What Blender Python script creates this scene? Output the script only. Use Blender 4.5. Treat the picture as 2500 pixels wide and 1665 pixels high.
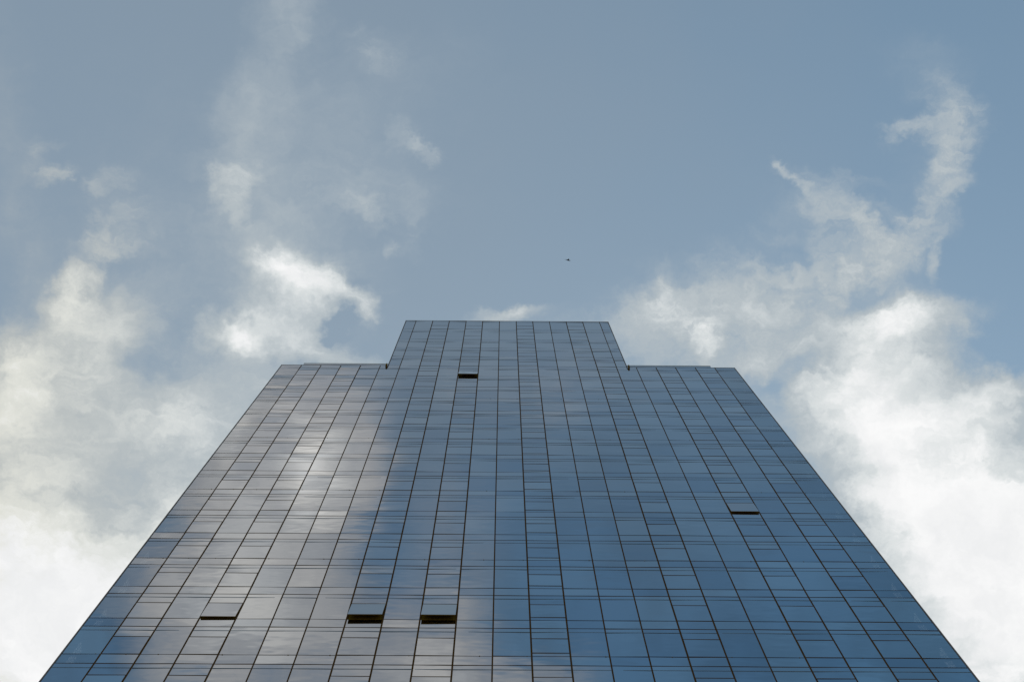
import bpy, bmesh, math, random
from mathutils import Vector, Matrix

S = bpy.context.scene
for o in list(bpy.data.objects):
    bpy.data.objects.remove(o, do_unlink=True)
COL = S.collection
rnd = random.Random(7)

# ------------------------------------------------------------------ camera
CAM_X, CAM_D, EYE = -0.4675, 23.3985, 1.6
YAW, PITCH, ROLL = 0.035085, 1.384984, -0.027606
cp, sp = math.cos(PITCH), math.sin(PITCH)
F_ = Vector((math.sin(YAW)*cp, math.cos(YAW)*cp, sp))
R0 = Vector((math.cos(YAW), -math.sin(YAW), 0))
U0 = R0.cross(F_)
R_ = math.cos(ROLL)*R0 + math.sin(ROLL)*U0
U_ = -math.sin(ROLL)*R0 + math.cos(ROLL)*U0
cd = bpy.data.cameras.new('camera')
cam = bpy.data.objects.new('camera', cd)
COL.objects.link(cam)
m = Matrix.Identity(4)
for i in range(3):
    m[i][0], m[i][1], m[i][2] = R_[i], U_[i], -F_[i]
m[0][3], m[1][3], m[2][3] = CAM_X, -CAM_D, EYE
cam.matrix_world = m
cd.sensor_width = 36.0
cd.lens = 50.0
cd.clip_start = 0.1
cd.clip_end = 20000
S.camera = cam

# ------------------------------------------------------------------ exposure
S.view_settings.view_transform = 'Standard'
S.view_settings.look = 'None'
S.view_settings.exposure = 0.0
S.view_settings.gamma = 1.0
S.render.resolution_x, S.render.resolution_y = 1024, 681

# ------------------------------------------------------------------ sun, behind the tower
SUN_EL = math.radians(38)
sd = bpy.data.lights.new('sun', 'SUN')
sd.energy = 2.5
sd.angle = math.radians(0.5)
sd.color = (1.0, 0.95, 0.87)
sun = bpy.data.objects.new('sun', sd)
COL.objects.link(sun)
sun.rotation_euler = (-(math.pi/2 - SUN_EL), 0, 0)     # light travels from +Y down towards -Y

# ------------------------------------------------------------------ sky: Nishita blue with a layer of cloud over it
SKY_STRENGTH = 0.15
world = bpy.data.worlds.new("World")
S.world = world
world.use_nodes = True
NT = world.node_tree
for n in list(NT.nodes):
    NT.nodes.remove(n)
N, L = NT.nodes, NT.links

def node(tree, kind, **kw):
    n = tree.nodes.new(kind)
    for k, v in kw.items():
        setattr(n, k, v)
    return n

def put(tree, sock, v):
    if hasattr(v, 'is_output'):
        tree.links.new(v, sock)
    elif isinstance(v, bpy.types.Node):
        tree.links.new(v.outputs[0], sock)
    else:
        sock.default_value = v

def M(op, a, b=0.0, c=None, clamp=False):
    n = node(NT, 'ShaderNodeMath', operation=op, use_clamp=clamp)
    put(NT, n.inputs[0], a)
    put(NT, n.inputs[1], b)
    if c is not None:
        put(NT, n.inputs[2], c)
    return n.outputs[0]

def VM(op, a, b=(0, 0, 0), scale=None):
    n = node(NT, 'ShaderNodeVectorMath', operation=op)
    put(NT, n.inputs[0], a)
    if op != 'SCALE':
        put(NT, n.inputs[1], b)
    if scale is not None:
        put(NT, n.inputs['Scale'], scale)
    return n.outputs[0]

def noise(vec, scale, detail=5, rough=0.55, dist=0.0, color=False):
    n = node(NT, 'ShaderNodeTexNoise')
    put(NT, n.inputs['Vector'], vec)
    n.inputs['Scale'].default_value = scale
    n.inputs['Detail'].default_value = detail
    n.inputs['Roughness'].default_value = rough
    n.inputs['Distortion'].default_value = dist
    return n.outputs['Color' if color else 'Fac']

def smooth(v, a, b, c=0.0, d=1.0):
    n = node(NT, 'ShaderNodeMapRange', interpolation_type='SMOOTHSTEP')
    put(NT, n.inputs['Value'], v)
    n.inputs['From Min'].default_value = a
    n.inputs['From Max'].default_value = b
    n.inputs['To Min'].default_value = c
    n.inputs['To Max'].default_value = d
    return n.outputs['Result']

def mixc(f, a, b):
    n = node(NT, 'ShaderNodeMix', data_type='RGBA', clamp_factor=True)
    put(NT, n.inputs[0], f)
    put(NT, n.inputs[6], a)
    put(NT, n.inputs[7], b)
    return n.outputs[2]

tc = node(NT, 'ShaderNodeTexCoord')
sep = node(NT, 'ShaderNodeSeparateXYZ')
L.new(tc.outputs['Generated'], sep.inputs[0])
zc = M('MAXIMUM', sep.outputs[2], 0.08)
comb = node(NT, 'ShaderNodeCombineXYZ')          # the cloud layer as a flat sheet overhead: x/z, y/z
L.new(M('DIVIDE', sep.outputs[0], zc), comb.inputs[0])
L.new(M('DIVIDE', sep.outputs[1], zc), comb.inputs[1])
P = comb.outputs[0]

# the sheet's coordinates of a direction given as degrees-like picture units (2354 wide), looking up from the street
K = 2354/2500.0
def sky_at(x, y, side=1):
    d = F_*3472.2 + R_*(x/K-1250) - U_*(y/K-832.5)
    return Vector((d.x/d.z, side*d.y/d.z, 0))

w1 = VM('SUBTRACT', noise(P, 7.0, 3, 0.5, color=True), (0.5, 0.5, 0.5))
w2 = VM('SUBTRACT', noise(P, 26.0, 4, 0.6, color=True), (0.5, 0.5, 0.5))
w3 = VM('SUBTRACT', noise(P, 75.0, 5, 0.65, color=True), (0.5, 0.5, 0.5))
PW = VM('ADD', P, VM('ADD', VM('SCALE', w1, scale=0.022), VM('ADD', VM('SCALE', w2, scale=0.040), VM('SCALE', w3, scale=0.018))))
PW2 = VM('ADD', P, VM('ADD', VM('SCALE', w1, scale=0.035), VM('SCALE', w2, scale=0.014)))

def blob(field, vec, x, y, rx, ry, ang, w, side=1):
    c = sky_at(x, y, side)
    ex = (sky_at(x+1, y, side) - c)
    ey = (sky_at(x, y+1, side) - c)
    a = math.radians(ang)
    ax = ex*math.cos(a) + ey*math.sin(a)          # picture-space axis of rx
    ay = -ex*math.sin(a) + ey*math.cos(a)
    rot = math.atan2(ax.y, ax.x)
    mp = node(NT, 'ShaderNodeMapping', vector_type='TEXTURE')
    put(NT, mp.inputs['Vector'], vec)
    mp.inputs['Location'].default_value = c
    mp.inputs['Rotation'].default_value = (0, 0, rot)
    mp.inputs['Scale'].default_value = (max(rx*ax.length, 1e-4), max(ry*ay.length, 1e-4), 1)
    g = node(NT, 'ShaderNodeTexGradient', gradient_type='SPHERICAL')
    L.new(mp.outputs[0], g.inputs[0])
    s = smooth(g.outputs['Fac'], 0.0, 1.0, 0.0, w)
    return M('ADD', field, s)

# cloud masses: x, y, half width, half height, tilt, weight
MASS = [
 # left bank
 (15, 790, 130, 110, 0, .34), (20, 900, 200, 170, 0, .34), (20, 1130, 330, 330, 0, .46), (60, 1480, 700, 480, 0, 1.0), (300, 1400, 420, 300, -40, .34),
 (176, 660, 75, 100, 20, .26), (150, 720, 90, 90, 0, .20), (267, 729, 150, 80, -10, .34), (205, 790, 170, 120, 20, .28), (164, 860, 190, 120, 0, .28),
 (330, 960, 330, 150, 10, .26), (420, 1180, 280, 220, -40, .34), (540, 930, 260, 110, -10, .24), (350, 850, 560, 330, 0, .20), (400, 1050, 420, 220, 0, .16),
 (328, 840, 110, 60, 10, -.14), (520, 870, 200, 70, 10, .08), (410, 758, 110, 60, -20, -.08), (215, 1190, 60, 90, 10, -.12),
 # the curled cloud left of the crown
 (697, 650, 140, 100, 20, .56), (648, 614, 110, 60, 10, .26), (779, 664, 100, 55, 30, .30), (835, 696, 60, 50, 20, .30), (600, 700, 120, 90, -40, .24),
 (540, 772, 130, 80, 15, .46), (530, 768, 60, 40, 0, .16), (615, 765, 150, 90, 0, .24), (677, 717, 110, 80, 0, .26), (697, 785, 130, 80, 20, .24), (780, 815, 160, 60, 25, .30),
 (690, 620, 330, 200, 20, .16), (762, 738, 48, 36, 0, -.34), (800, 745, 50, 25, 10, -.16), (820, 640, 50, 26, 30, -.10), (600, 860, 160, 60, 10, .16),
 # over the crown
 (1170, 716, 170, 40, -4, .40), (1180, 705, 90, 20, -5, .14), (1330, 765, 260, 70, 5, .14), (1000, 800, 160, 60, 0, .06), (1470, 800, 160, 100, 0, .12),
 # right bank
 (2350, 1420, 640, 560, 0, 1.0), (2180, 1150, 480, 340, 40, .62), (1960, 1010, 320, 170, 50, .32), (2172, 925, 330, 170, -10, .46),
 (2092, 745, 240, 90, -12, .40), (2133, 715, 220, 60, -10, .20), (1993, 755, 240, 80, -20, .26), (2012, 850, 220, 110, -25, .34), (1900, 880, 220, 90, -35, .18),
 (1852, 841, 100, 40, -10, -.16), (1800, 840, 200, 90, 10, .10), (1793, 888, 90, 36, 0, -.22), (1740, 828, 80, 62, 10, .36), (1620, 785, 52, 75, 0, .34), (1700, 740, 350, 180, 10, .24),
 (1540, 730, 170, 120, 0, .14), (1690, 960, 260, 130, 50, .22), (2240, 850, 110, 60, 30, -.10), (2310, 800, 130, 100, 30, -.28), (2310, 900, 150, 100, 0, .10),
 # thin veils
 (1930, 560, 330, 170, 30, .11), (2150, 380, 150, 330, 12, .10), (1850, 700, 420, 150, -10, .13), (2050, 850, 330, 160, -20, .16), (1560, 700, 330, 140, 0, .08), (1830, 930, 240, 120, 30, .14),
 (2120, 800, 260, 120, -10, .16), (420, 300, 500, 330, 0, .05), (250, 600, 330, 260, 0, .07), (1040, 300, 260, 330, 0, .04), (2080, 960, 300, 160, -10, .14),
 (600, 240, 150, 440, 24, .13), (660, 20, 130, 150, 10, .16), (800, 200, 260, 230, 20, .10), (620, 520, 700, 300, 0, .09), (700, 400, 330, 260, 0, .07), (30, 420, 130, 700, 0, .10),
 (1000, 120, 300, 130, 0, .04), (2120, 130, 150, 130, 0, .09), (1200, 1100, 2600, 420, 0, .07), (900, 430, 200, 130, 30, .07),
]
WISP = [
 (529, 450, 34, 52, 15, .30), (548, 505, 16, 34, -35, .22), (560, 412, 50, 22, -30, .14), (234, 545, 32, 32, 0, .28), (225, 590, 18, 50, 15, .18), (287, 561, 45, 22, -20, .24), (287, 491, 50, 34, -20, .18),
 (139, 401, 34, 15, -30, .30), (100, 355, 30, 40, 30, .16), (265, 400, 50, 22, -25, .18), (212, 440, 20, 20, 0, .14), (972, 345, 24, 10, 50, .26), (935, 310, 40, 20, 40, .12), (905, 580, 14, 8, 30, .16),
 (850, 478, 40, 24, 50, .16), (860, 510, 14, 30, 0, .10), (880, 130, 60, 22, -30, .12), (840, 100, 50, 30, 10, .10), (940, 500, 40, 60, 0, .08), (780, 470, 100, 20, 20, .08), (960, 530, 20, 60, 10, .08),
 (175, 640, 30, 60, 20, .20), (845, 720, 20, 40, 20, .22), (838, 738, 30, 10, -20, .18), (760, 620, 60, 14, 30, .14),
 (2193, 300, 66, 70, 10, .26), (2165, 215, 60, 40, 20, .18), (2225, 250, 30, 60, 0, .14), (2188, 390, 38, 44, 0, .34), (2153, 440, 40, 50, 30, .26), (2113, 484, 46, 13, -55, .28), (2145, 500, 44, 80, 0, .20),
 (2153, 592, 13, 40, 4, .34), (2073, 308, 46, 13, -28, .24), (2120, 300, 60, 30, -10, .14), (2180, 340, 50, 70, 15, .14),
 (1826, 416, 56, 6, 36, .40), (1800, 400, 24, 10, 10, .14), (1913, 410, 110, 13, 5, .16), (1895, 478, 50, 38, 20, .20), (1950, 480, 90, 20, 40, .16), (2003, 515, 66, 14, 48, .38),
 (2037, 568, 64, 34, 10, .34), (2073, 556, 44, 18, 0, .20), (1953, 570, 84, 46, 10, .24), (1993, 598, 84, 32, 0, .26), (1915, 520, 120, 60, 30, .14), (2050, 490, 70, 10, 30, .12), (1990, 640, 80, 24, 10, .14),
 (1873, 640, 22, 70, -15, .28), (1929, 650, 18, 74, 14, .28), (1940, 612, 40, 16, -50, .18), (1761, 612, 84, 15, 18, .24), (1813, 668, 24, 60, -12, .34), (1732, 660, 50, 9, -45, .18), (1653, 596, 110, 20, 0, .12),
 (1472, 610, 60, 24, 10, .12), (1525, 655, 15, 38, -10, .24), (1533, 716, 60, 34, 10, .22), (1653, 700, 70, 70, 0, .16), (1609, 775, 30, 30, 0, .24), (1480, 690, 70, 18, -5, .14), (1440, 740, 90, 30, 5, .12),
 (1700, 560, 90, 12, 8, .07), (1600, 640, 60, 30, 0, .08), (1770, 540, 30, 12, 20, .14), (1890, 700, 40, 40, 0, .16), (1745, 720, 34, 60, 15, .14), (2230, 760, 120, 12, 18, .12),
 (1860, 770, 100, 30, -20, .16), (1560, 840, 140, 30, 0, .16),
]
# clouds on the other side of the zenith, over the street: the tower's glass mirrors them
BACK = [
 (690, 1000, 270, 320, 12, .52), (580, 1280, 340, 340, 22, .46), (470, 1450, 440, 330, 30, .38), (790, 1140, 120, 300, 8, .26),
 (740, 1480, 300, 240, 10, .30), (970, 1520, 280, 230, 15, .42), (1060, 1290, 190, 420, 8, .13), (1200, 1570, 280, 130, 0, .26), (940, 1150, 160, 380, 8, .10),
 (130, 1560, 240, 120, -30, -.36), (540, 930, 200, 110, 0, .26), (715, 1070, 90, 170, 10, .44),
 (1160, 860, 600, 160, 0, .12), (1280, 1000, 130, 200, 0, .05), (480, 1080, 180, 260, 10, .26), (610, 960, 90, 30, 0, -.20),
 (450, 1200, 160, 60, -30, -.16), (640, 1330, 50, 60, 0, -.08), (560, 1080, 60, 80, 10, -.12),
]
f0 = M('ADD', 0.0, 0.0)
fw = M('ADD', 0.0, 0.0)
for b in MASS:
    f0 = blob(f0, PW, *b)
for b in WISP:
    x, y, rx, ry, a, w = b
    fw = blob(fw, PW, x, y, rx*1.6+12, ry*1.6+12, a, w*0.92)
for b in BACK:
    f0 = blob(f0, PW2, *b, side=-1)

# billows, and fibres combed along the wind
nA = noise(PW, 13.0, 9, 0.60, 0.4)
def fibres(rot, sc, seed):
    mp = node(NT, 'ShaderNodeMapping', vector_type='POINT')
    put(NT, mp.inputs['Vector'], PW)
    mp.inputs['Location'].default_value = (seed, seed*1.7, 0)
    mp.inputs['Rotation'].default_value = (0, 0, math.radians(rot))
    mp.inputs['Scale'].default_value = (0.42, 1.35, 1)
    return noise(mp.outputs[0], sc, 9, 0.64, 0.9)
nB = fibres(35, 30.0, 0.0)
nC = fibres(-52, 36.0, 3.1)
nn = M('ADD', M('MULTIPLY', nA, 0.55), M('ADD', M('MULTIPLY', nB, 0.28), M('MULTIPLY', nC, 0.22)))
nn = M('SUBTRACT', nn, 0.525)
fib = smooth(M('ADD', M('MULTIPLY', nB, 0.5), M('MULTIPLY', nC, 0.5)), 0.38, 0.66, 0.40, 1.55)
gain = M('ADD', 1.0, M('MULTIPLY', nn, 3.0))
soft = smooth(f0, 0.45, 1.1, 0.0, 0.75)                  # thick cloud is smoother than its edges
gain = M('ADD', M('MULTIPLY', gain, M('SUBTRACT', 1.0, soft)), soft)
dens = M('MULTIPLY', f0, gain)
wi = M('MULTIPLY', fw, fib)
dens = M('ADD', dens, M('DIVIDE', wi, M('ADD', 1.0, M('MULTIPLY', wi, 1.1))))
dens = M('ADD', dens, M('MULTIPLY', nn, 0.10))
# away from the part of the sky overhead, plain broken cloud
ln = node(NT, 'ShaderNodeVectorMath', operation='LENGTH')
L.new(P, ln.inputs[0])
away = smooth(ln.outputs['Value'], 0.62, 1.1)
nF = smooth(noise(P, 1.7, 7, 0.6, 0.3), 0.40, 0.68, 0.0, 0.8)
dens = M('ADD', dens, M('MULTIPLY', away, nF), clamp=True)

sky = node(NT, 'ShaderNodeTexSky', sky_type='NISHITA')
sky.sun_disc = False
sky.sun_elevation = SUN_EL
sky.sun_rotation = 0.0
sky.air_density = 1.0
sky.dust_density = 1.5
sky.ozone_density = 1.0

def C(r, g, b):          # picture colour to what the background must give off
    def f(v):
        v /= 255.0
        return (v/12.92 if v <= .04045 else ((v+.055)/1.055)**2.4)/SKY_STRENGTH
    return (f(r), f(g), f(b), 1)

toward = VM('MULTIPLY', sky.outputs[0], (1.22, 1.34, 1.13))
opposite = VM('MULTIPLY', sky.outputs[0], (0.86, 1.36, 1.40))    # clearer, deeper blue away from the sun
opposite = VM('SCALE', opposite, scale=smooth(noise(P, 11.0, 5, 0.6, 0.4), 0.36, 0.62, 0.84, 1.08))
bluemix = mixc(smooth(sep.outputs[1], -0.10, -0.42), toward, opposite)
sn = M('ADD', sep.outputs[0], M('MULTIPLY', M('SUBTRACT', noise(P, 5.0, 4, 0.55), 0.5), 0.25))
veil = smooth(sn, -0.15, 0.36, 0.55, 0.10)      # a thin grey veil thickening to one side
veil = M('MULTIPLY', veil, smooth(sep.outputs[1], -0.36, -0.12, 0.35, 1.0))
base = mixc(veil, bluemix, C(144, 156, 167))
back = smooth(sep.outputs[1], -0.12, -0.20)
warm = smooth(sep.outputs[0], -0.14, -0.40)               # creamier cloud low on the left
c1 = mixc(smooth(dens, 0.0, 0.45), base, mixc(back, mixc(warm, C(178, 188, 194), C(186, 190, 188)), C(181, 184, 190)))
c2 = mixc(smooth(dens, 0.35, 0.80), c1, mixc(back, mixc(warm, C(218, 223, 224), C(226, 226, 216)), C(222, 223, 224)))
c3 = mixc(smooth(dens, 0.70, 1.0), c2, mixc(smooth(noise(PW, 9.0, 8, 0.62, 0.5), 0.36, 0.64), C(238, 239, 240), C(252, 252, 252)))
below = smooth(sep.outputs[2], -0.05, 0.02)
c4 = mixc(below, C(70, 68, 64), c3)
bg = node(NT, 'ShaderNodeBackground')
L.new(c4, bg.inputs['Color'])
bg.inputs['Strength'].default_value = SKY_STRENGTH
out = node(NT, 'ShaderNodeOutputWorld')
L.new(bg.outputs[0], out.inputs['Surface'])
world.cycles.sampling_method = 'MANUAL'
world.cycles.sample_map_resolution = 512

# ------------------------------------------------------------------ materials
def mat(name):
    mt = bpy.data.materials.new(name)
    mt.use_nodes = True
    return mt, mt.node_tree, mt.node_tree.nodes['Principled BSDF']

def glass_mat(name, col, rough, wob):
    mt, t, b = mat(name)
    geo = node(t, 'ShaderNodeNewGeometry')
    b.inputs['Metallic'].default_value = 1.0
    b.inputs['Roughness'].default_value = rough
    # every pane its own slight tint
    at = node(t, 'ShaderNodeAttribute', attribute_name='tint')
    mx = node(t, 'ShaderNodeMix', data_type='RGBA')
    mx.inputs[6].default_value = (col[0]*.80, col[1]*.85, col[2]*.90, 1)
    mx.inputs[7].default_value = (col[0]*1.14, col[1]*1.12, col[2]*1.08, 1)
    t.links.new(at.outputs['Fac'], mx.inputs[0])
    t.links.new(mx.outputs[2], b.inputs['Base Color'])
    # roller-wave and bowing of the glass
    mp = node(t, 'ShaderNodeMapping')
    mp.inputs['Scale'].default_value = (0.55, 1.0, 1.0)
    t.links.new(geo.outputs['Position'], mp.inputs['Vector'])
    n1 = node(t, 'ShaderNodeTexNoise')
    n1.inputs['Scale'].default_value = 0.8
    n1.inputs['Detail'].default_value = 2.0
    t.links.new(mp.outputs[0], n1.inputs['Vector'])
    bp = node(t, 'ShaderNodeBump')
    bp.inputs['Strength'].default_value = 1.0
    bp.inputs['Distance'].default_value = wob
    t.links.new(n1.outputs['Fac'], bp.inputs['Height'])
    t.links.new(bp.outputs[0], b.inputs['Normal'])
    return mt

def plain(name, col, rough=0.6, metal=0.0, var=0.15, scale=3.0, spec=0.0):
    mt, t, b = mat(name)
    n1 = node(t, 'ShaderNodeTexNoise')
    n1.inputs['Scale'].default_value = scale
    n1.inputs['Detail'].default_value = 6
    geo = node(t, 'ShaderNodeNewGeometry')
    t.links.new(geo.outputs['Position'], n1.inputs['Vector'])
    mx = node(t, 'ShaderNodeMix', data_type='RGBA')
    mx.inputs[6].default_value = (*[c*(1-var) for c in col], 1)
    mx.inputs[7].default_value = (*[c*(1+var) for c in col], 1)
    t.links.new(n1.outputs['Fac'], mx.inputs[0])
    t.links.new(mx.outputs[2], b.inputs['Base Color'])
    b.inputs['Roughness'].default_value = rough
    b.inputs['Metallic'].default_value = metal
    b.inputs['Specular IOR Level'].default_value = spec
    return mt

GLASS = glass_mat('solar_glass', (0.475, 0.475, 0.470), 0.03, 0.007)
# the corner rooms have clear glass on two sides: some light passes through
CLEAR = glass_mat('corner_glass', (0.54, 0.54, 0.53), 0.03, 0.007)
ct = CLEAR.node_tree
tr = node(ct, 'ShaderNodeBsdfTransparent')
tr.inputs[0].default_value = (0.85, 0.9, 0.92, 1)
ms = node(ct, 'ShaderNodeMixShader')
ms.inputs[0].default_value = 0.15
ct.links.new(ct.nodes['Principled BSDF'].outputs[0], ms.inputs[1])
ct.links.new(tr.outputs[0], ms.inputs[2])
ct.links.new(ms.outputs[0], ct.nodes['Material Output'].inputs['Surface'])
JOINT = plain('brown_joint', (0.085, 0.044, 0.014), 0.7)
FAINT = plain('blue_gasket', (0.13, 0.17, 0.20), 0.6)
GREY = plain('screen_panel', (0.24, 0.27, 0.28), 0.5)
DARK = plain('dark_opening', (0.16, 0.095, 0.012), 0.9)
METAL = plain('trim_metal', (0.16, 0.13, 0.11), 0.5, 0.3)
STONE = plain('parapet_panel', (0.50, 0.49, 0.43), 0.6)
ROOF = plain('roof_gravel', (0.30, 0.29, 0.27), 0.9, 0, 0.3, 12)
PAVE = plain('paving', (0.28, 0.27, 0.25), 0.85, 0, 0.2, 1.5)

# ------------------------------------------------------------------ mesh helpers
class MB:
    def __init__(s):
        s.v, s.f, s.m, s.t = [], [], [], []
    def quad(s, a, b, c, d, mi=0, t=0.5):
        i = len(s.v)
        s.v += [a, b, c, d]
        s.f.append((i, i+1, i+2, i+3))
        s.m.append(mi)
        s.t.append(t)
    def box(s, x0, x1, y0, y1, z0, z1, mi=0, side_mi=None, dy=(0, 0, 0, 0), t=0.5, back=True):
        """dy: offsets of the front face (y0) at its corners (x0z0, x1z0, x1z1, x0z1)"""
        if side_mi is None:
            side_mi = mi
        f = [(x0, y0+dy[0], z0), (x1, y0+dy[1], z0), (x1, y0+dy[2], z1), (x0, y0+dy[3], z1)]
        g = [(x0, y1, z0), (x1, y1, z0), (x1, y1, z1), (x0, y1, z1)]
        i = len(s.v)
        s.v += f + g
        s.f += [(i, i+1, i+2, i+3), (i+5, i+4, i+7, i+6), (i+1, i, i+4, i+5), (i+3, i+2, i+6, i+7), (i, i+3, i+7, i+4), (i+2, i+1, i+5, i+6)]
        s.m += [mi, side_mi, side_mi, side_mi, side_mi, side_mi]
        s.t += [t]*6
        if not back:
            del s.f[-5]
            del s.m[-5]
            del s.t[-5]
    def build(s, name, mats, parent=None):
        me = bpy.data.meshes.new(name)
        me.from_pydata(s.v, [], s.f)
        for mt in mats:
            me.materials.append(mt)
        me.polygons.foreach_set('material_index', s.m)
        at = me.attributes.new('tint', 'FLOAT', 'FACE')
        at.data.foreach_set('value', s.t)
        me.update()
        o = bpy.data.objects.new(name, me)
        COL.objects.link(o)
        if parent:
            o.parent = parent
        return o

# ------------------------------------------------------------------ the tower
BAY = 1.6
FL = 3.9029
Z0 = 53.8534 + EYE                       # slab joint nearest the bottom of the picture
def X(c):
    return (c-5.5)*BAY
rows = [(Z0+k*FL, Z0+(k+1)*FL) for k in range(-13, 18)]
ROWK = list(range(-13, 18))
rows.append((Z0+18*FL, Z0+18*FL+5.24)); ROWK.append(18)
ZT = Z0+18*FL+5.24+5.41
rows.append((Z0+18*FL+5.24, ZT)); ROWK.append(19)
ZPAR = Z0+15*FL+0.94                     # top of the main parapet
CL, CR = -0.60, 11.52                    # ends of the crown, in bays
A_, E_, D_, C_ = 0.94, 1.26, 2.77, 0.41

tower = bpy.data.objects.new('glass_tower', None)
COL.objects.link(tower)
tower['label'] = 'tall blue mirror-glass office tower with stepped crown, seen steeply from below'
tower['category'] = 'building'

def vent_kind(b, k):
    if b in (1, 3, 6):
        return True
    if k >= 15:
        return b in (9,) if k > 15 or False else b in (10, 13, 15, -5, -3)
    return b in (-5, -3, 10, 13, 15)

OPEN = {(1, 1): 0.215, (3, 1): 0.215, (-3, 1): 0.085, (13, 5): 0.09, (3, 14): 0.19}

def tilt(h=2.5, a=0.0070):
    # each pane sits very slightly out of plane
    p, q = rnd.uniform(-a, a), rnd.uniform(-a, a)*min(1.0, h/2.2)
    return (p+q, -p+q, -p-q, p-q)

def pane(mb, x0, x1, z0, z1, y=0.0, gl=0.02, gr=0.02, gb=0.02, gt=0.02):
    corner = x1 < X(-5)+.1 or x0 > X(16)-.1
    mb.box(x0+gl, x1-gr, y, 0.034, z0+gb, z1-gt, 0, 1, tilt(z1-z0), rnd.random(), not corner)

STRIP = None
def cell(mb, sb, pb, b, k, x0, x1, z0, z1):
    """one bay of one storey; fixed glass to mb, operable sash to sb"""
    v = vent_kind(b, k)
    gl = gr = 0.032
    if v:
        gl = gr = 0.044
    zc_ = z1 - C_*(1.5 if k >= 18 else 1.0)
    full = z1 - z0 > 2.0
    pane(pb, x0, x1, z0, min(z0+A_, z1), 0, gl, gr, 0.055, 0.030)
    if not full:
        return
    if not v:
        pane(mb, x0, x1, z0+A_, z1, 0, gl, gr, 0.034, 0.022)
    else:
        zb = z0+A_
        if b == 6:
            pane(STRIP if STRIP is not None else mb, x0, x1, z0+A_, z0+E_, 0, gl, gr, 0.022, 0.02)
            zb = z0+E_
        pane(mb, x0, x1, z0+D_, z1, 0, gl, gr, 0.034, 0.022)
        sash(sb, b, k, x0, x1, zb, z0+D_)
    # faint line of the concealed slab edge
    mb.box(x0+gl+.004, x1-gr-.004, -0.006, 0.03, zc_-0.024, zc_+0.024, 2, 2)

def sash(sb, b, k, x0, x1, z0, z1):
    d = OPEN.get((b, k), 0.0)
    n0 = len(sb.v)
    g = 0.044
    sb.box(x0+g, x1-g, -0.018, 0.03, z1-0.02, z1+0.030, 2, 2)          # hinge rail
    n0 = len(sb.v)
    sb.box(x0+g, x1-g, -0.012, 0.03, z0+0.045, z1-0.022, 0, 1, tilt(1.6, 0.003), rnd.random())
    if d:
        h = z1-z0
        a = math.asin(d/h)
        ca, sa = math.cos(a), math.sin(a)
        for i in range(n0, len(sb.v)):
            x, y, z = sb.v[i]
            dz = z-z1
            sb.v[i] = (x, y*ca + dz*sa, z1 + dz*ca - y*sa)
        # the open gap: dark reveal behind and the two stay arms
        sb.quad((x0+g, 0.040, z0), (x1-g, 0.040, z0), (x1-g, 0.040, z1), (x0+g, 0.040, z1), 1)
        for xx in (x0+g+.02, x1-g-.045):
            sb.box(xx, xx+0.02, -d*0.62, 0.036, z0+h*.40, z0+h*.40+.03, 1, 1)

def in_body(b, z0):
    return True

individual = set()
for k in (0, 1, 2, 3):
    for b in range(-6, 17):
        individual.add((b, k))
for b in (1, 2, 3, 4, 6, 7):
    individual.add((b, 4))
individual.add((13, 5))
individual.add((3, 14))

rest, rest_s, rest_p = MB(), MB(), MB()
CORN, CORN_P = MB(), MB()
for (z0, z1), k in zip(rows, ROWK):
    crown = k >= 15
    for b in range(-6, 17):
        segs = []
        x0, x1 = X(b), X(b+1)
        if k == 15:
            # the storey the shoulders end in: stub panes outside the crown, full ones inside
            if b+1 <= CL:
                segs = [(x0, x1, ZPAR)]
            elif b < CL:
                segs = [(x0, X(CL), ZPAR), (X(CL), x1, z1)]
            elif b+1 <= CR:
                segs = [(x0, x1, z1)]
            elif b < CR:
                segs = [(x0, X(CR), z1), (X(CR), x1, ZPAR)]
            else:
                segs = [(x0, x1, ZPAR)]
        elif k > 15:
            if b+1 <= CL or b >= CR:
                continue
            segs = [(max(x0, X(CL)), min(x1, X(CR)), z1)]
        else:
            segs = [(x0, x1, z1)]
        if (b, k) in individual:
            mb, sb, pb = MB(), MB(), MB()
            STRIP = MB()
        elif b in (-6, 16) and k >= 0:
            mb, sb, pb = CORN, rest_s, CORN_P
        else:
            mb, sb, pb = rest, rest_s, rest_p
        if (b, k) not in individual:
            STRIP = None
        for (a0, a1, zz) in segs:
            cell(mb, sb, pb, b, k, a0, a1, z0, zz)
        if (b, k) in individual:
            gm = CLEAR if b in (-6, 16) else GLASS
            w = mb.build('window', [gm, JOINT, FAINT], tower)
            pb.build('spandrel', [gm, JOINT], w)
            if STRIP.v:
                STRIP.build('lower_pane', [gm, JOINT], w)
            if sb.v:
                s_ = sb.build('sash', [GLASS, DARK, JOINT], w)
                if (b, k) in OPEN:
                    s_['label'] = 'top-hung sash standing open over a dark gap'
nv, nf = len(rest.v), len(rest.f)
rest.v += CORN.v
rest.f += [tuple(i+nv for i in f) for f in CORN.f]
rest.m += [3 if i == 0 else i for i in CORN.m]
rest.t += CORN.t
w = rest.build('window', [GLASS, JOINT, FAINT, CLEAR], tower)
w['kind'] = 'stuff'
nv = len(rest_p.v)
rest_p.v += CORN_P.v
rest_p.f += [tuple(i+nv for i in f) for f in CORN_P.f]
rest_p.m += [2 if i == 0 else i for i in CORN_P.m]
rest_p.t += CORN_P.t
p_ = rest_p.build('spandrel', [GLASS, JOINT, CLEAR], w)
p_['kind'] = 'stuff'
s_ = rest_s.build('sash', [GLASS, DARK, JOINT], w)
s_['kind'] = 'stuff'

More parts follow.
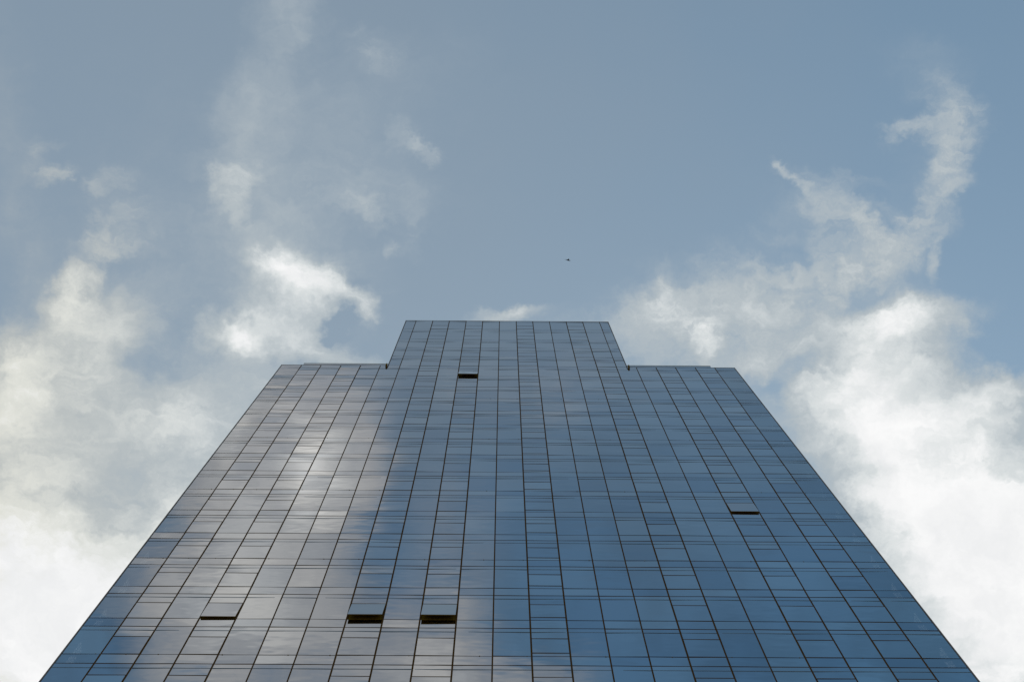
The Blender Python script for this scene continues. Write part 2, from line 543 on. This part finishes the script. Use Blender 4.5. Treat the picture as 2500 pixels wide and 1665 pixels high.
# structure behind the joints
ZB = rows[0][0]
mb = MB()
mb.box(X(-6)+.01, X(17)-.01, 0.045, 30, 0.0, Z0-0.1)
mb.box(X(-5)-.01, X(16)+.01, 0.045, 1.6, Z0-0.1, ZPAR-0.02)          # corner rooms left open behind their glass
mb.box(X(-6)+.01, X(17)-.01, 1.6, 30, Z0-0.1, ZPAR-0.02)
for k in range(0, 16):
    for xa, xb in ((X(-6)+.02, X(-5)-.01), (X(16)+.01, X(17)-.02)):
        zz = Z0+k*FL
        mb.box(xa, xb, 0.06, 1.6, zz-0.32, zz+0.045)                    # their floor slabs
        mb.box(xa, xb, 0.045, 0.10, zz+A_-0.03, zz+A_+0.03)
        xo = X(-6) if xa < 0 else X(17)
        xi = .004 if xa < 0 else -.04
        mb.box(xo+xi, xo+xi+.036, 0.12, 1.6, zz+A_-0.03, zz+A_+0.03)
        mb.box(xo+xi, xo+xi+.036, 0.12, 1.6, zz-0.045, zz+0.050)
mb.box(X(-6)+.02, X(-5), 0.06, 1.6, ZPAR-.3, ZPAR-.04)
mb.box(X(16), X(17)-.02, 0.06, 1.6, ZPAR-.3, ZPAR-.04)

mb.box(X(CL)+.01, X(CR)-.01, 0.045, 24, ZPAR-0.02, ZT-0.02)
mb.build('wall', [JOINT], tower)

for c in range(-5, 17):                   # vertical joints between the bays
    z1 = ZT if CL < c < CR else ZPAR
    mb = MB()
    hw = 0.045
    mb.box(X(c)-hw, X(c)+hw, 0.012, 0.044, ZB, z1-0.012)
    mb.build('mullion', [JOINT], tower)

for (z0, z1), k in zip(rows, ROWK):       # slab joints
    if k < -1:
        continue
    mb = MB()
    a0, a1 = (X(-6)+.02, X(17)-.02) if k <= 15 else (X(CL)+.02, X(CR)-.02)
    mb.box(a0, a1, 0.016, 0.043, z0-0.05, z0+0.07)
    mb.build('transom', [JOINT], tower)

# edge trims
for (xc, za, zb, sgn) in ((X(-6), 0.0, ZPAR, -1), (X(17), 0.0, ZPAR, 1), (X(CL), ZPAR, ZT, -1), (X(CR), ZPAR, ZT, 1)):
    mb = MB()
    x0, x1 = (xc-0.05, xc+0.018) if sgn < 0 else (xc-0.018, xc+0.05)
    mb.box(x0, x1, -0.010, 0.12, za, zb)
    mb.build('corner_trim', [METAL], tower)

# copings
mb = MB()
mb.box(X(CL)-.06, X(CR)+.06, -0.02, 0.35, ZT-0.01, ZT+0.06)
mb.build('coping', [METAL], tower)
for a, b in ((-6, CL), (CR, 17)):
    mb = MB()
    mb.box(X(a)-(.05 if a == -6 else -.03), X(b)+(.05 if b == 17 else -.03), -0.015, 0.14, ZPAR-0.01, ZPAR+0.05)
    mb.build('coping', [METAL], tower)

# set-back parapet screens on the shoulders
for a, b in ((-5, CL-.02), (CR+.02, 15.9)):
    mb = MB()
    mb.box(X(a), X(b), 0.15, 0.45, ZPAR-0.02, ZPAR+1.38)
    p = mb.build('parapet', [GLASS], tower)
    cpg = MB()
    cpg.box(X(a)-.02, X(b)+.02 if b > 0 and b > 12 else X(b), 0.13, 0.50, ZPAR+1.38, ZPAR+1.43)
    cpg.build('coping', [STONE], p)

# brackets at the foot of the crown
for xc in (X(CL)-0.12, X(CR)+0.14):
    mb = MB()
    mb.box(xc-0.07, xc+0.07, -0.16, -0.012, ZPAR-0.62, ZPAR-0.30)
    mb.box(xc-0.03, xc+0.03, -0.22, -0.10, ZPAR-0.50, ZPAR-0.05)
    mb.build('bracket', [DARK], tower)

# cleaning-rig anchors on every third storey
AN = {2: [-5.13, -4.35, -3.53, -1.9, -.22, .85, 2.86, 4.67, 5.88, 7.9, 9.6, 11.13, 12.86, 14.48, 16.07]}
for k in (0, 3, 6, 9, 12):
    for c in AN[2]:
        if k >= 12 and (c < -1 or c > 12):
            continue
        mb = MB()
        z = rows[ROWK.index(k)][0] + A_
        r = 0.022
        mb.box(X(c)-r, X(c)+r, -0.015, 0.03, z-r, z+r)
        mb.build('anchor', [DARK], tower)

# the other three sides and the roofs
side = MB()
for (z0, z1), k in zip(rows, ROWK):
    if k > 14:
        break
    for j in range(19):
        y0, y1 = 0.14+j*1.57, 0.14+(j+1)*1.57
        gi = 1 if j == 0 and k >= 0 else 0
        for xs, sg in ((X(-6), -1), (X(17), 1)):
            xa = xs-0.0*sg
            for za, zb in ((z0+.03, z0+A_-.01), (z0+A_+.01, z1-.01)):
                strips = [(y0+.02, y1-.02, 0)] if not gi else [(0.115, 0.57, 0), (0.57, 1.01, 1), (1.01, y1-.02, 0)]
                for ya, yb, g_ in strips:
                    pts = [(xa, ya, za), (xa, yb, za), (xa, yb, zb), (xa, ya, zb)]
                    if sg < 0:
                        pts.reverse()
                    side.quad(*pts, g_, rnd.random())
sg_ = side.build('side_window', [GLASS, CLEAR], tower)
sg_['kind'] = 'stuff'
mb = MB()
mb.box(X(-6)+.1, X(17)-.1, 0.5, 29.9, ZPAR-.02, ZPAR+.1)
mb.build('roof', [ROOF], tower)
mb = MB()
mb.box(X(CL)+.1, X(CR)-.1, 0.4, 23.9, ZT-.02, ZT+.02)
mb.build('roof', [ROOF], tower)

# ------------------------------------------------------------------ ground
g = MB()
g.quad((-4000, -4000, 0), (4000, -4000, 0), (4000, 4000, 0), (-4000, 4000, 0))
go = g.build('ground', [PAVE])
go['kind'] = 'structure'

# ------------------------------------------------------------------ a bird far up beyond the crown
d = (F_*3472.2 + R_*(1387-1250) - U_*(635.5-832.5)).normalized()
bc = Vector((CAM_X, -CAM_D, EYE)) + d*190
BIRD = plain('dark_plumage', (0.035, 0.04, 0.045), 0.8)
bm = bmesh.new()
spine = [(-0.17, 0.000), (-0.11, 0.022), (-0.03, 0.040), (0.04, 0.038), (0.09, 0.022), (0.13, 0.024), (0.155, 0.012), (0.175, 0.002)]
rings = []
for x, r in spine:
    rings.append([bm.verts.new((x, r*math.cos(t*math.pi/4), r*math.sin(t*math.pi/4))) for t in range(8)])
for a, b in zip(rings, rings[1:]):
    for t in range(8):
        bm.faces.new((a[t], a[(t+1) % 8], b[(t+1) % 8], b[t]))
for sg in (-1, 1):            # swept wings, raised a little, and the fan of the tail
    pts = [(0.05, .02, .01), (-0.05, .02, .01), (-0.02, .13, .05), (-0.05, .27, .03), (0.02, .16, .055), (0.06, .09, .04)]
    for dz in (0.004, -0.004):
        vs = [bm.verts.new((x, sg*y, z+dz)) for x, y, z in pts]
        bm.faces.new(vs if (sg > 0) == (dz > 0) else vs[::-1])
vs = [bm.verts.new(p) for p in ((-.13, .015, 0), (-.13, -.015, 0), (-.23, -.045, 0), (-.24, 0, 0), (-.23, .045, 0))]
bm.faces.new(vs)
me = bpy.data.meshes.new('bird')
bm.to_mesh(me)
bm.free()
me.materials.append(BIRD)
bird = bpy.data.objects.new('bird', me)
COL.objects.link(bird)
bird.location = bc
bird.scale = (1.9, 1.9, 1.9)
bird.rotation_euler = (math.radians(68), 0, math.radians(12))
bird['label'] = 'tiny dark bird flying in the blue sky above the tower crown'
bird['category'] = 'bird'
